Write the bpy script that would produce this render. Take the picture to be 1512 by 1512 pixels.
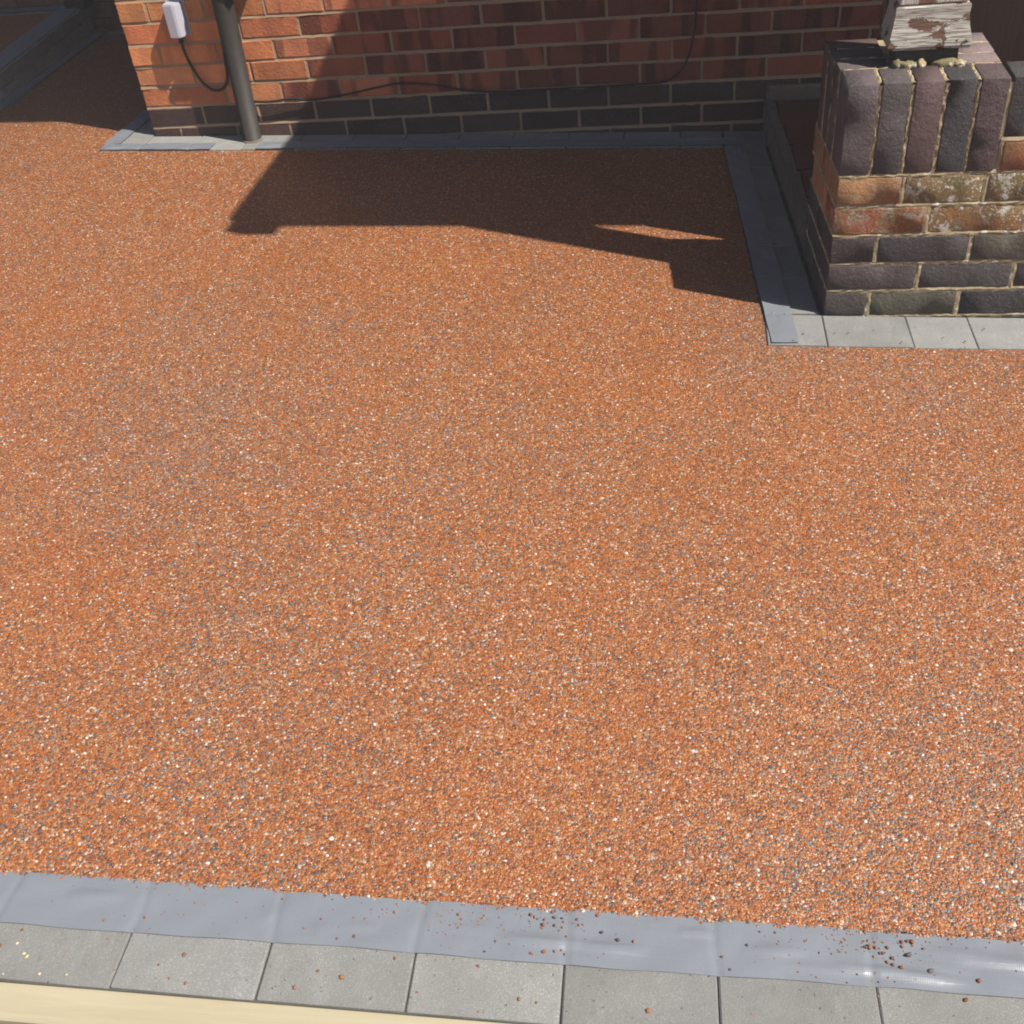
import bpy, bmesh, math, random
import numpy as np
from mathutils import Matrix, Vector, Euler

random.seed(7); rng = np.random.default_rng(11)
for o in list(bpy.data.objects): bpy.data.objects.remove(o)
S = bpy.context.scene
C = S.collection

# ---------------------------------------------------------------- camera
cam = bpy.data.objects.new('camera', bpy.data.cameras.new('camera')); C.objects.link(cam)
CAM = (1.2910, -4.0161, 1.5201)
M = Matrix.Rotation(0.2029, 3, 'Z') @ Matrix.Rotation(0.8763, 3, 'X') @ Matrix.Rotation(-0.1186, 3, 'Z')
cam.matrix_world = Matrix.Translation(CAM) @ M.to_4x4()
cam.data.sensor_width = 36; cam.data.lens = 36 * 1592.76 / 1512
cam.data.clip_start = 0.05; cam.data.clip_end = 500
S.camera = cam
# ---------------------------------------------------------------- light
SUN = Vector((0.67, -0.26, 1.0)).normalized()
w = bpy.data.worlds.new('World'); S.world = w; w.use_nodes = True
nt = w.node_tree; bg = nt.nodes['Background']
sky = nt.nodes.new('ShaderNodeTexSky'); sky.sky_type = 'NISHITA'; sky.sun_disc = False
sky.sun_elevation = math.asin(SUN.z); sky.sun_rotation = math.atan2(SUN.x, SUN.y)
nt.links.new(sky.outputs[0], bg.inputs[0]); bg.inputs[1].default_value = 0.062
sl = bpy.data.lights.new('sun', 'SUN'); sl.energy = 4.9; sl.angle = math.radians(0.6); sl.color = (1.0, 0.95, 0.87)
so = bpy.data.objects.new('sun', sl); C.objects.link(so); so.location = (4, -3, 8)
so.rotation_euler = SUN.to_track_quat('Z', 'Y').to_euler()
S.view_settings.view_transform = 'Standard'; S.view_settings.look = 'None'
S.view_settings.exposure = 0.85; S.view_settings.gamma = 1.0
S.view_settings.use_curve_mapping = False
S.render.engine = 'CYCLES'; S.cycles.filter_width = 1.9

# ---------------------------------------------------------------- ground plane of the drive (falls gently to the wall and right)
GA, GB, GC = 0.0145, -0.0335, -0.0349
def g(x, y): return GA + GB * x + GC * y
TILT = Euler((math.atan(GC), -math.atan(GB), 0)).to_matrix()

# ---------------------------------------------------------------- helpers
def link(name, me, mat=None, parent=None, loc=None, rot=None, color=None):
    o = bpy.data.objects.new(name, me); C.objects.link(o)
    if mat and not me.materials: me.materials.append(mat)
    if parent: o.parent = parent
    if loc is not None: o.location = loc
    if rot is not None: o.rotation_euler = rot
    if color is not None: o.color = (*color, 1)
    return o
def thing(name, label, cat, loc=(0, 0, 0), group=None):
    o = bpy.data.objects.new(name, None); C.objects.link(o); o.location = loc
    o['label'] = label; o['category'] = cat; o.empty_display_size = .05
    if group: o['group'] = group
    return o
def tag(o, label=None, cat=None, group=None, kind=None):
    for k, v in (('label', label), ('category', cat), ('group', group), ('kind', kind)):
        if v: o[k] = v
    return o
def to_mesh(bm, name, smooth=False):
    me = bpy.data.meshes.new(name); bmesh.ops.recalc_face_normals(bm, faces=bm.faces[:]); bm.to_mesh(me); bm.free()
    if smooth:
        for p in me.polygons: p.use_smooth = True
    return me
def box_bm(x0, x1, y0, y1, z0, z1, bev=0.0, jit=0.0, bm=None):
    own = bm is None
    if own: bm = bmesh.new()
    r = bmesh.ops.create_cube(bm, size=1)
    for v in r['verts']:
        v.co = Vector(((x0 + x1) / 2 + v.co.x * (x1 - x0), (y0 + y1) / 2 + v.co.y * (y1 - y0), (z0 + z1) / 2 + v.co.z * (z1 - z0)))
        if jit: v.co += Vector([random.uniform(-jit, jit) for _ in range(3)])
    if bev and own:
        bmesh.ops.bevel(bm, geom=bm.edges[:], offset=bev, segments=1, affect='EDGES', profile=.6)
    return bm
def box(name, x0, x1, y0, y1, z0, z1, mat, parent=None, bev=0.0, jit=0.0, color=None):
    return link(name, to_mesh(box_bm(x0, x1, y0, y1, z0, z1, bev, jit), name), mat, parent, color=color)
def pydata(name, v, f, mat, parent=None, smooth=False):
    me = bpy.data.meshes.new(name); me.from_pydata([tuple(a) for a in v], [], f); me.update()
    if smooth:
        for p in me.polygons: p.use_smooth = True
    return link(name, me, mat, parent)
def tube(name, pts, r, mat, parent=None, n=8, closed_ends=True):
    # smooth centre line (Catmull-Rom), swept ring
    P = [Vector(p) for p in pts]; Q = []
    for i in range(len(P) - 1):
        a, b, c, d = P[max(i - 1, 0)], P[i], P[i + 1], P[min(i + 2, len(P) - 1)]
        for k in range(6):
            t = k / 6
            Q.append(.5 * ((2 * b) + (c - a) * t + (2 * a - 5 * b + 4 * c - d) * t * t + (3 * b - a - 3 * c + d) * t ** 3))
    Q.append(P[-1]); V = []; F = []
    for i, q in enumerate(Q):
        t = (Q[min(i + 1, len(Q) - 1)] - Q[max(i - 1, 0)]).normalized()
        u = t.cross(Vector((0, 1, 0.01))).normalized(); v = t.cross(u)
        for k in range(n):
            a = 2 * math.pi * k / n; V.append(q + r * (math.cos(a) * u + math.sin(a) * v))
    for i in range(len(Q) - 1):
        for k in range(n):
            F.append((i * n + k, i * n + (k + 1) % n, (i + 1) * n + (k + 1) % n, (i + 1) * n + k))
    F.append(tuple(range(n))); F.append(tuple(range(len(V) - n, len(V))))
    return pydata(name, V, F, mat, parent, True)
def lathe(name, prof, mat, parent=None, n=28, loc=(0, 0, 0)):
    V = []; F = []
    for (r, z) in prof:
        for k in range(n):
            a = 2 * math.pi * k / n; V.append((r * math.cos(a), r * math.sin(a), z))
    for i in range(len(prof) - 1):
        for k in range(n):
            F.append((i * n + k, i * n + (k + 1) % n, (i + 1) * n + (k + 1) % n, (i + 1) * n + k))
    F.append(tuple(range(n))); F.append(tuple(range(len(V) - n, len(V))))
    o = pydata(name, V, F, mat, parent, True); o.location = loc
    return o

# ---------------------------------------------------------------- materials
class NB:
    def __init__(s, name):
        s.m = bpy.data.materials.new(name); s.m.use_nodes = True; s.t = s.m.node_tree
        s.b = s.t.nodes['Principled BSDF']
    def n(s, typ, **kw):
        x = s.t.nodes.new(typ)
        for k, v in kw.items():
            if k.startswith('i_'): x.inputs[int(k[2:]) if k[2:].isdigit() else k[2:]].default_value = v
            else: setattr(x, k, v)
        return x
    def l(s, a, b): s.t.links.new(a, b)
    def coord(s, out='Object', scale=None, add=None):
        c = s.n('ShaderNodeTexCoord').outputs[out]
        if add is not None:
            v = s.n('ShaderNodeVectorMath', operation='ADD'); s.l(c, v.inputs[0]); s.l(add, v.inputs[1]); c = v.outputs[0]
        if scale is not None:
            v = s.n('ShaderNodeMapping'); s.l(c, v.inputs[0]); v.inputs['Scale'].default_value = scale; c = v.outputs[0]
        return c
    def noise(s, vec, scale, detail=4, rough=.55, dist=0):
        x = s.n('ShaderNodeTexNoise'); s.l(vec, x.inputs['Vector'])
        x.inputs['Scale'].default_value = scale; x.inputs['Detail'].default_value = detail
        x.inputs['Roughness'].default_value = rough; x.inputs['Distortion'].default_value = dist
        return x.outputs['Fac']
    def ramp(s, fac, stops, interp='LINEAR'):
        r = s.n('ShaderNodeValToRGB'); r.color_ramp.interpolation = interp; e = r.color_ramp.elements
        while len(e) < len(stops): e.new(.5)
        for k, (p, c) in enumerate(stops):
            e[k].position = p; e[k].color = (*c, 1) if len(c) == 3 else c
        s.l(fac, r.inputs[0]); return r.outputs[0]
    def step(s, fac, a, b): return s.ramp(fac, [(a, (0, 0, 0)), (b, (1, 1, 1))])
    def mix(s, fac, a, b, blend='MIX'):
        x = s.n('ShaderNodeMix', data_type='RGBA', blend_type=blend)
        for v, i in ((fac, 0), (a, 6), (b, 7)):
            if isinstance(v, (int, float)): x.inputs[i].default_value = v
            elif isinstance(v, tuple): x.inputs[i].default_value = (*v, 1)
            else: s.l(v, x.inputs[i])
        return x.outputs[2]
    def mul(s, a, b):
        x = s.n('ShaderNodeMath', operation='MULTIPLY')
        for v, i in ((a, 0), (b, 1)):
            if isinstance(v, (int, float)): x.inputs[i].default_value = v
            else: s.l(v, x.inputs[i])
        return x.outputs[0]
    def bump(s, h, dist, strength=1.0, prev=None):
        x = s.n('ShaderNodeBump'); x.inputs['Distance'].default_value = dist; x.inputs['Strength'].default_value = strength
        s.l(h, x.inputs['Height'])
        if prev is not None: s.l(prev, x.inputs['Normal'])
        return x.outputs[0]
    def done(s, col=None, rough=.8, normal=None, spec=.3, coat=0, coat_rough=.2, metal=0):
        if col is not None:
            if isinstance(col, tuple): s.b.inputs['Base Color'].default_value = (*col, 1)
            else: s.l(col, s.b.inputs['Base Color'])
        if isinstance(rough, (int, float)): s.b.inputs['Roughness'].default_value = rough
        else: s.l(rough, s.b.inputs['Roughness'])
        if normal is not None: s.l(normal, s.b.inputs['Normal'])
        s.b.inputs['Specular IOR Level'].default_value = spec
        s.b.inputs['Coat Weight'].default_value = coat; s.b.inputs['Coat Roughness'].default_value = coat_rough
        s.b.inputs['Metallic'].default_value = metal
        return s.m
def rnd_offset(s):
    oi = s.n('ShaderNodeObjectInfo')
    v = s.n('ShaderNodeVectorMath', operation='SCALE'); v.inputs[3].default_value = 37.0
    cx = s.n('ShaderNodeCombineXYZ')
    for k in range(3): s.l(oi.outputs['Random'], cx.inputs[k])
    s.l(cx.outputs[0], v.inputs[0]); return oi, v.outputs[0]

def brick_mat(name, bands=0.0, gloss=.75, white=0.0, spall=0.0, rough_bump=.0016, moss=0.0, spec=.25):
    s = NB(name); oi, off = rnd_offset(s); c = s.coord('Object', add=off)
    col = oi.outputs['Color']
    n1 = s.noise(c, 14, 5, .6); n2 = s.noise(c, 160, 3, .6)
    col = s.mix(s.step(n1, .35, .75), col, s.mix(1.0, col, (.72, .66, .62), 'MULTIPLY'))
    col = s.mix(s.mul(s.step(n2, .52, .72), .35), col, s.mix(1.0, col, (1.35, 1.3, 1.2), 'MULTIPLY'))
    if bands:
        cb = s.coord('Object', add=off, scale=(1, .04, .12))
        nb = s.noise(cb, 15, 2, .4, .2)
        col = s.mix(s.mul(s.step(nb, .5, .57), bands), col, s.mix(1.0, col, (.42, .40, .44), 'MULTIPLY'))
    if moss:
        nm = s.noise(c, 22, 5, .65)
        col = s.mix(s.mul(s.step(nm, .42, .62), moss), col, (.16, .125, .055))
    if spall:
        ns = s.noise(s.coord('Object', add=off, scale=(1, 1, .8)), 13, 3, .5, .4)
        col = s.mix(s.mul(s.step(ns, .49, .52), spall), col, (.29, .095, .045))
    if white:
        nw = s.noise(c, 34, 7, .72, .6)
        big = s.noise(c, 9, 2, .5)
        k = s.mul(s.step(nw, .51, .57), s.step(big, .38, .50))
        col = s.mix(s.mul(k, white), col, (.50, .47, .42))
        vo = s.n('ShaderNodeTexVoronoi', feature='F1'); s.l(c, vo.inputs['Vector']); vo.inputs['Scale'].default_value = 130
        dots = s.mul(s.ramp(vo.outputs['Distance'], [(.22, (1, 1, 1)), (.34, (0, 0, 0))]), s.step(s.noise(c, 14, 3, .5), .45, .58))
        col = s.mix(s.mul(dots, white), col, (.48, .46, .41))
    sp = s.step(s.noise(c, 300, 2, .5), .66, .72)
    col = s.mix(s.mul(sp, .35), col, (.5, .45, .4))
    b = s.bump(s.noise(c, 95, 5, .65), rough_bump * 1.4)
    b = s.bump(s.noise(c, 420, 3, .6), rough_bump * .5, prev=b)
    return s.done(col, gloss, b, spec)
M_red = brick_mat('red_brick', bands=.85, rough_bump=.0026)
M_orange = brick_mat('orange_brick', bands=.3, rough_bump=.0028)
M_blue = brick_mat('blue_brick', gloss=.7, rough_bump=.0014, spec=.25)
M_cop = brick_mat('coping_brick_clay', gloss=.68, rough_bump=.0034, spec=.3)
M_plainred = brick_mat('weathered_orange_brick', white=.12, moss=.45, rough_bump=.0042)
M_white = brick_mat('lichened_brick', white=.85, moss=.7, rough_bump=.0042)
M_spall = brick_mat('spalled_brick', white=.35, spall=.9, moss=.6, rough_bump=.0045)

def mortar_mat(name, a, b, white=0.0):
    s = NB(name); c = s.coord('Object'); n = s.noise(c, 18, 6, .65); n2 = s.noise(c, 240, 4, .7)
    col = s.mix(s.step(n, .3, .7), a, b)
    col = s.mix(s.mul(s.step(n2, .55, .75), .5), col, tuple(x * .55 for x in a))
    if white: col = s.mix(s.mul(s.step(s.noise(c, 40, 6, .7), .56, .64), white), col, (.7, .66, .56))
    return s.done(col, .95, s.bump(n2, .0016, prev=s.bump(n, .002)), .1)
M_mortar = mortar_mat('wall_mortar', (0.3249, 0.2141, 0.1336), (0.2475, 0.1668, 0.1050))
M_mortar_b = mortar_mat('pier_mortar', (0.344, 0.275, 0.172), (0.232, 0.172, 0.103), .6)
M_cement = mortar_mat('cement', (.17, .135, .105), (.11, .085, .068))

M_render = mortar_mat('grey_cement_render', (.34, .33, .325), (.26, .25, .245))
def stone_palette():
    # (cumulative probability, linear albedo) of the crushed aggregate
    return [(.31, (.238, .0695, .0155)), (.51, (.275, .096, .0255)), (.605, (.312, .145, .055)), (.735, (.134, .043, .0165)),
            (.865, (.080, .055, .044)), (.937, (.135, .112, .100)), (.982, (.345, .238, .150)), (1.0, (.45, .385, .335))]
PAL = stone_palette()
def resin_mat():
    s = NB('resin_bound_aggregate'); c = s.coord('Object')
    v = s.n('ShaderNodeTexVoronoi', feature='F1'); s.l(c, v.inputs['Vector']); v.inputs['Scale'].default_value = 215
    sx = s.n('ShaderNodeSeparateColor'); s.l(v.outputs['Color'], sx.inputs[0])
    st = []; p = 0
    for q, col in PAL: st.append((p, col)); p = q
    col = s.ramp(sx.outputs[0], st, 'CONSTANT')
    patch = s.noise(c, 1.7, 5, .6, .4)
    col = s.mix(s.mul(s.step(patch, .45, .7), .45), col, s.mix(1.0, col, (.72, .74, .82), 'MULTIPLY'))
    d = s.ramp(v.outputs['Distance'], [(0, (1, 1, 1)), (.75, (0, 0, 0))])
    b = s.bump(d, .0016)
    b = s.bump(s.noise(c, 900, 2, .5), .0003, prev=b)
    return s.done(col, .45, b, .45, coat=.25, coat_rough=.22)
M_resin = resin_mat()
def stone_mat():
    s = NB('loose_aggregate'); a = s.n('ShaderNodeAttribute', attribute_name='col'); c = s.coord('Object')
    n = s.noise(c, 900, 2, .6)
    col = s.mix(s.mul(s.step(n, .45, .7), .4), a.outputs['Color'], s.mix(1.0, a.outputs['Color'], (.6, .55, .55), 'MULTIPLY'))
    return s.done(col, .38, s.bump(n, .0006), .46, coat=.32, coat_rough=.18)
M_stone = stone_mat()
def chip_mat():
    s = NB('stone_chip'); oi = s.n('ShaderNodeObjectInfo'); c = s.coord('Object')
    n = s.noise(c, 700, 3, .6)
    col = s.mix(s.step(n, .4, .7), oi.outputs['Color'], s.mix(1.0, oi.outputs['Color'], (.55, .5, .5), 'MULTIPLY'))
    return s.done(col, .55, s.bump(n, .0008), .4)
M_chip = chip_mat()
def block_mat():
    s = NB('concrete_block'); oi, off = rnd_offset(s); c = s.coord('Object', add=off)
    n = s.noise(c, 11, 7, .68); f = s.noise(c, 380, 5, .75); p = s.noise(c, 75, 4, .6)
    col = s.mix(s.step(n, .3, .72), (.275, .272, .262), (.195, .195, .190))
    col = s.mix(1.0, col, oi.outputs['Color'], 'MULTIPLY')
    sc_ = s.noise(s.coord('Object', add=off, scale=(1, .35, 1)), 30, 5, .65, .5)
    col = s.mix(s.mul(s.step(sc_, .52, .72), .35), col, (.33, .33, .32))
    col = s.mix(s.mul(s.step(s.noise(c, 5, 4, .6), .5, .7), .5), col, s.mix(1.0, col, (.78, .77, .74), 'MULTIPLY'))
    pit = s.step(s.noise(c, 150, 2, .5), .72, .76)
    col = s.mix(s.mul(pit, .6), col, (.09, .085, .075))
    col = s.mix(s.mul(s.step(f, .5, .72), .5), col, (0.337, 0.331, 0.301))
    col = s.mix(s.mul(s.step(f, .45, .3), .45), col, (0.102, 0.099, 0.090))
    col = s.mix(s.mul(s.step(p, .64, .74), .4), col, (0.090, 0.084, 0.075))
    return s.done(col, .88, s.bump(pit, -.002, prev=s.bump(f, .0014, prev=s.bump(n, .002))), .2)
M_block = block_mat()
def tape_mat():
    s = NB('duct_tape_cloth'); c = s.coord('Object')
    n = s.noise(c, 9, 5, .6); w1 = s.n('ShaderNodeTexWave', wave_type='BANDS', bands_direction='X'); w2 = s.n('ShaderNodeTexWave', wave_type='BANDS', bands_direction='Y')
    for q in (w1, w2): s.l(c, q.inputs['Vector']); q.inputs['Scale'].default_value = 110
    weave = s.mix(.5, w1.outputs['Color'], w2.outputs['Color'])
    st = s.noise(s.coord('Object', scale=(3, 60, 1)), 5, 4, .6)
    col = s.mix(s.step(n, .3, .7), (0.1562, 0.1678, 0.1845), (0.1420, 0.1523, 0.1705))
    col = s.mix(s.mul(s.step(st, .70, .86), .25), col, (0.2402, 0.2584, 0.2864))
    b = s.bump(weave, .0001)
    b = s.bump(s.noise(c, 22, 3, .5), .0011, prev=b)
    b = s.bump(st, .0004, prev=b)
    return s.done(col, .34, b, .5)
M_tape = tape_mat()
def wood_mat(name, a, b, rough=.75, axis=0, flake=None, paint=None, scale=1.0):
    s = NB(name); sc = [26, 26, 26]; sc[axis] = 1.3; c = s.coord('Object', scale=tuple(x * scale for x in sc)); c0 = s.coord('Object')
    n = s.noise(c, 3.0, 6, .65, .6); col = s.mix(s.step(n, .3, .72), a, b)
    h = n
    if paint:
        k = s.step(s.noise(s.coord('Object', scale=tuple((1.0 if i == axis else 1.7) for i in range(3))), 13, 5, .6, .3), .56, .58)
        cr = s.step(s.noise(s.coord('Object', scale=tuple((4 if i == axis else 90) for i in range(3))), 4.5, 5, .6, .3), .50, .60)
        pc = s.mix(s.mul(cr, .75), paint, flake)
        col = s.mix(k, pc, s.mix(s.step(n, .35, .7), flake, tuple(x * .6 for x in flake)))
        h = s.mix(k, (1, 1, 1), s.mix(1.0, n, (.4, .4, .4), 'MULTIPLY'))
        bb = s.bump(h, .003); bb = s.bump(cr, -.0012, prev=bb)
    else:
        kn = s.step(s.noise(c0, 30, 3, .6), .70, .76)
        col = s.mix(s.mul(kn, .5), col, tuple(x * .45 for x in a))
        bb = s.bump(n, .0012)
    return s.done(col, rough, bb, .25)
M_pine = wood_mat('sawn_pine', (.34, .295, .20), (.29, .245, .16), scale=.7)
M_flaky = wood_mat('flaking_white_paint', (.4, .3, .2), (.3, .2, .14), axis=0, flake=(.15, .08, .052), paint=(.40, .37, .325))
M_flakyv = wood_mat('flaking_white_paint_post', (.4, .3, .2), (.3, .2, .14), axis=2, flake=(.20, .105, .065), paint=(.47, .43, .37))
M_oldpaint = wood_mat('old_brown_paint', (.075, .055, .04), (.05, .036, .028), axis=2)
M_whitewood = wood_mat('painted_timber', (.55, .52, .47), (.48, .45, .40), axis=0)
M_door = wood_mat('dark_stained_timber', (.030, .013, .010), (.020, .009, .007), .7, axis=2)
def plain(name, col, rough=.5, spec=.4, bump=.0, scale=60, var=.25):
    s = NB(name); c = s.coord('Object'); n = s.noise(c, scale, 5, .6)
    cc = s.mix(s.step(n, .3, .7), col, tuple(x * (1 - var) for x in col))
    return s.done(cc, rough, s.bump(n, bump) if bump else None, spec)
M_pipe = plain('weathered_black_plastic', (.028, .022, .019), .62, .3, .0006, 30, .25)
M_cable = plain('black_cable_sheath', (.018, .015, .014), .55, .3)
M_box = plain('white_plastic', (.37, .36, .41), .4, .4, 0, 8, .05)
M_tile = plain('quarry_tile', (.085, .036, .022), .55, .35, .0008, 40, .35)
M_slate = plain('dark_slate', (.055, .055, .045), .8, .2, .001, 50, .4)
M_moss = mortar_mat('mossy_mortar', (.20, .165, .09), (.12, .10, .05), .5)
M_roof = plain('grey_felt_roof', (.08, .08, .085), .9, .2, .002, 50)
M_soil = plain('bare_soil', (.15, .105, .065), .95, .1, .01, 40, .4)
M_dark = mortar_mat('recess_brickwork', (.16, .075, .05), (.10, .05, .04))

# ================================================================ SETTING
def sheet(name, poly, dz, mat):
    return pydata(name, [(x, y, g(x, y) + dz) for x, y in poly], [tuple(range(len(poly)))], mat)
tag(pydata('ground', [(-120, -120, -.16), (120, -120, -.16), (120, 120, -.16), (-120, 120, -.16)], [(0, 1, 2, 3)], M_soil), kind='structure')

FX, FY, FA = .5188, -3.308, math.radians(1.1574)            # front kerb joint line
def fl(x): return FY + (x - FX) * math.tan(FA)
drive = sheet('driveway', [(-4.5, fl(-4.5) + .02), (5, fl(5) + .02), (5, 2.2), (-4.5, 2.2)], 0, M_resin)
tag(drive, 'orange brown resin bound gravel driveway with a glossy speckled surface', kind='structure')

# ---- kerb blocks
def block_mesh(L, Wd, k):
    random.seed(k)
    bm = box_bm(-L / 2, L / 2, -Wd / 2, Wd / 2, -.06, 0, .0024, .0011)
    return to_mesh(bm, 'kerb_block')
block_cache = {}
def kerb_block(parent, cx, cy, ang, L, Wd, top=.0050):
    key = (round(L, 3), round(Wd, 3), random.randrange(3))
    if key not in block_cache:
        st = random.getstate(); block_cache[key] = block_mesh(L, Wd, hash(key) % 1000); random.setstate(st)
    t = random.uniform(.84, 1.1)
    o = link('block', block_cache[key], M_block, parent, color=(t, t, t * random.uniform(.97, 1.0)))
    R = TILT @ Matrix.Rotation(ang + random.uniform(-.004, .004), 3, 'Z')
    o.matrix_local = Matrix.Translation((cx, cy, g(cx, cy) + top + random.uniform(-.0009, .0009))) @ R.to_4x4()
    return o
def kerb(name, label):
    o = bpy.data.objects.new(name, None); C.objects.link(o); o['kind'] = 'structure'; o['label'] = label; return o
PITCH = .207
kf = kerb('front_kerb', 'row of grey concrete kerb blocks along the front edge of the driveway')
random.seed(3)
for i in range(-9, 14):
    s0 = i * PITCH; mx = s0 + PITCH / 2
    # centre of the block in line coordinates: from -.083 to +.081
    cx = FX + mx * math.cos(FA) + .001 * math.sin(FA); cy = FY + mx * math.sin(FA) - .001
    kerb_block(kf, cx, cy, FA, PITCH - .0022, .164)
kb = kerb('wall_kerb', 'row of grey concrete kerb blocks along the foot of the house wall')
x = -.953 + .0775
kerb_block(kb, x, -.083, 0, .151, .15)
x = -.953 + .155
while x < 1.40:
    L = min(PITCH, 1.425 - x); kerb_block(kb, x + L / 2, -.083, 0, L - .004, .15); x += L
y = -.003
while y < 1.5:
    kerb_block(kb, -.876, y + PITCH / 2, 0, .150, PITCH - .004); y += PITCH
kp = kerb('pier_kerb', 'grey concrete kerb blocks in front of the brick pier')
RA = Vector((1.4275, -.165)); RB = Vector((1.5035, -1.4205)); RD = (RB - RA).normalized(); RN = Vector((-RD.y, RD.x))   # RN points +x
ra = math.atan2(RD.y, RD.x)
n = 6; LL = (RB - RA).length
for i in range(n):
    c = RA + RD * (LL * (i + .5) / n) + RN * .0735
    kerb_block(kp, c.x, c.y, ra, LL / n - .002, .143)
kerb_block(kp, 1.4275 + .0735 + .004, -.084, 0, .148, .152)
for x0, x1 in ((1.5035, 1.6529), (1.6529, 1.8650), (1.8650, 2.0185), (2.0185, 2.2255), (2.2255, 2.4325), (2.4325, 2.6395), (2.6395, 2.8465), (2.8465, 3.0535)):
    kerb_block(kp, (x0 + x1) / 2, -1.5035, 0, x1 - x0 - .002, .160)

M_bed = mortar_mat('kerb_bed_mortar', (.10, .095, .085), (.06, .058, .05))
def bed(parent, poly): 
    o = sheet('bed', poly, .0006, M_bed); o.parent = parent
bed(kf, [(-1.6, fl(-1.6) - .085), (3.4, fl(3.4) - .085), (3.4, fl(3.4) + .076), (-1.6, fl(-1.6) + .076)])
bed(kb, [(-.952, -.156), (1.43, -.156), (1.43, .05), (-.79, .05), (-.79, 1.6), (-.952, 1.6)])
bed(kp, [(1.429, -.165), (1.505, -1.582), (3.2, -1.582), (3.2, -1.30), (1.66, -1.30), (1.66, .02), (1.429, .02)])

# ---- tape strips (cloth tape stuck over the edge of the blocks)
def tape(name, label, P0, P1, off0, off1, joints=(), dz=.0084, ridges=(), seed=1, parent=None):
    """strip from P0 to P1 (plan), covering lateral offsets off0..off1 (left of the direction)"""
    rs = np.random.default_rng(seed)
    P0 = np.array(P0); P1 = np.array(P1); L = np.linalg.norm(P1 - P0); d = (P1 - P0) / L; nrm = np.array([-d[1], d[0]])
    nu = max(8, int(L / .005)); nv = 14
    ridges = list(ridges)
    for _ in range(int(L * 16)):
        q0 = rs.uniform(0, L); ridges.append((q0, q0 + rs.uniform(.02, .10), rs.uniform(.1, .95), rs.uniform(.0002, .0008), rs.uniform(.035, .10), rs.uniform(-1.2, .8)))
    V = []; F = []
    ph = rs.uniform(0, 6, 8)
    for i in range(nu + 1):
        s = L * i / nu
        e0 = .0012 * math.sin(s * 9 + ph[0]) + .0006 * math.sin(s * 41 + ph[1]); e1 = .0012 * math.sin(s * 8 + ph[2]) + .0007 * math.sin(s * 37 + ph[3])
        for j in range(nv + 1):
            t = j / nv; o = off0 + e0 + (off1 + e1 - off0 - e0) * t
            x, y = P0 + d * s + nrm * o
            h = dz + .0005 * math.sin(s * 23 + 5 * t + ph[4]) + .0004 * math.sin(s * 61 - 7 * t + ph[5])
            for q in joints:
                h -= .0017 * math.exp(-((s - q - .003 * math.sin(t * 3 + 40 * q)) / .0048) ** 2)
            for (rs0, rs1, rt, rh, rw, sl) in ridges:
                if rs0 < s < rs1:
                    k = math.sin(math.pi * (s - rs0) / (rs1 - rs0)); h += 1.6 * rh * k * math.exp(-((t - rt - sl * (s - rs0)) / rw) ** 2)
            V.append((x, y, g(x, y) + h))
    for i in range(nu):
        for j in range(nv):
            a = i * (nv + 1) + j; F.append((a, a + nv + 1, a + nv + 2, a + 1))
    o = pydata(name, V, F, M_tape, parent, True)
    if label: tag(o, label, 'tape')
    return o
j0 = [ (i * PITCH) + 1.9 for i in range(-9, 14)]
ca, sa = math.cos(FA), math.sin(FA)
def fpt(s, o): return (FX + ca * s - sa * o, FY + sa * s + ca * o)
tape('tape_strip', 'wide silver grey tape strip along the front kerb in the foreground', fpt(-1.9, 0), fpt(2.85, 0), -.002, .080,
     [q for q in j0 if 0 < q < 4.7], ridges=[(1.9 + .52, 1.9 + .64, .42, .0028, .07, -.6), (1.9 + .60, 1.9 + .74, .40, .0030, .06, -.5), (1.9 + .77, 1.9 + .83, .72, .0022, .05, 0),
     (1.9 + .86, 1.9 + .95, .5, .0018, .08, 0), (1.9 + .98, 1.9 + 1.17, .34, .0036, .06, -.9), (1.9 + 1.10, 1.9 + 1.3, .72, .002, .06, -.5), (1.9 + 1.13, 1.9 + 1.33, .60, .0024, .05, -.3),
     (1.9 - .12, 1.9 - .03, .6, .0028, .1, .2), (1.9 + .3, 1.9 + .36, .4, .0014, .07, 0), (1.9 + 1.2, 1.9 + 1.4, .82, .0016, .05, -.3), (1.9 + .9, 1.9 + 1.02, .25, .0016, .05, 0)], seed=4)
tape('tape_strip', 'short tape strip on the wall kerb at the house corner beside the drainpipe', (-.957, -.157), (-.505, -.157), -.004, .062, [.16, .36], seed=5,
     ridges=[(0, .1, .3, .003, .2, 0)], dz=.0082)
tape('tape_strip', 'grey tape strip along the wall kerb from the drainpipe to the porch step', (-.325, -.157), (1.50, -.157), -.004, .072, [.1 + .207 * k for k in range(8)], seed=6, dz=.0086,
     ridges=[(0, .2, .4, .003, .2, .4), (.1, .5, .7, .002, .1, 0), (.55, .7, .3, .002, .1, 0), (1.2, 1.35, .4, .002, .1, 0), (1.62, 1.74, .8, .005, .15, 0)])
tape('tape_strip', 'grey tape strip running from the house wall to the pier beside the porch step', (RA.x - .001, -.170), (RB.x + .010, -1.582), 0, .071, [.21 * k for k in range(1, 7)], seed=7, dz=.0096)
tape('tape_strip', 'grey tape strip leading back into the shaded recess left of the house corner', (-.957, -.10), (-.957, 1.55), -.062, .004, [.2 * k for k in range(1, 8)], seed=8, dz=.0094)

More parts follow.
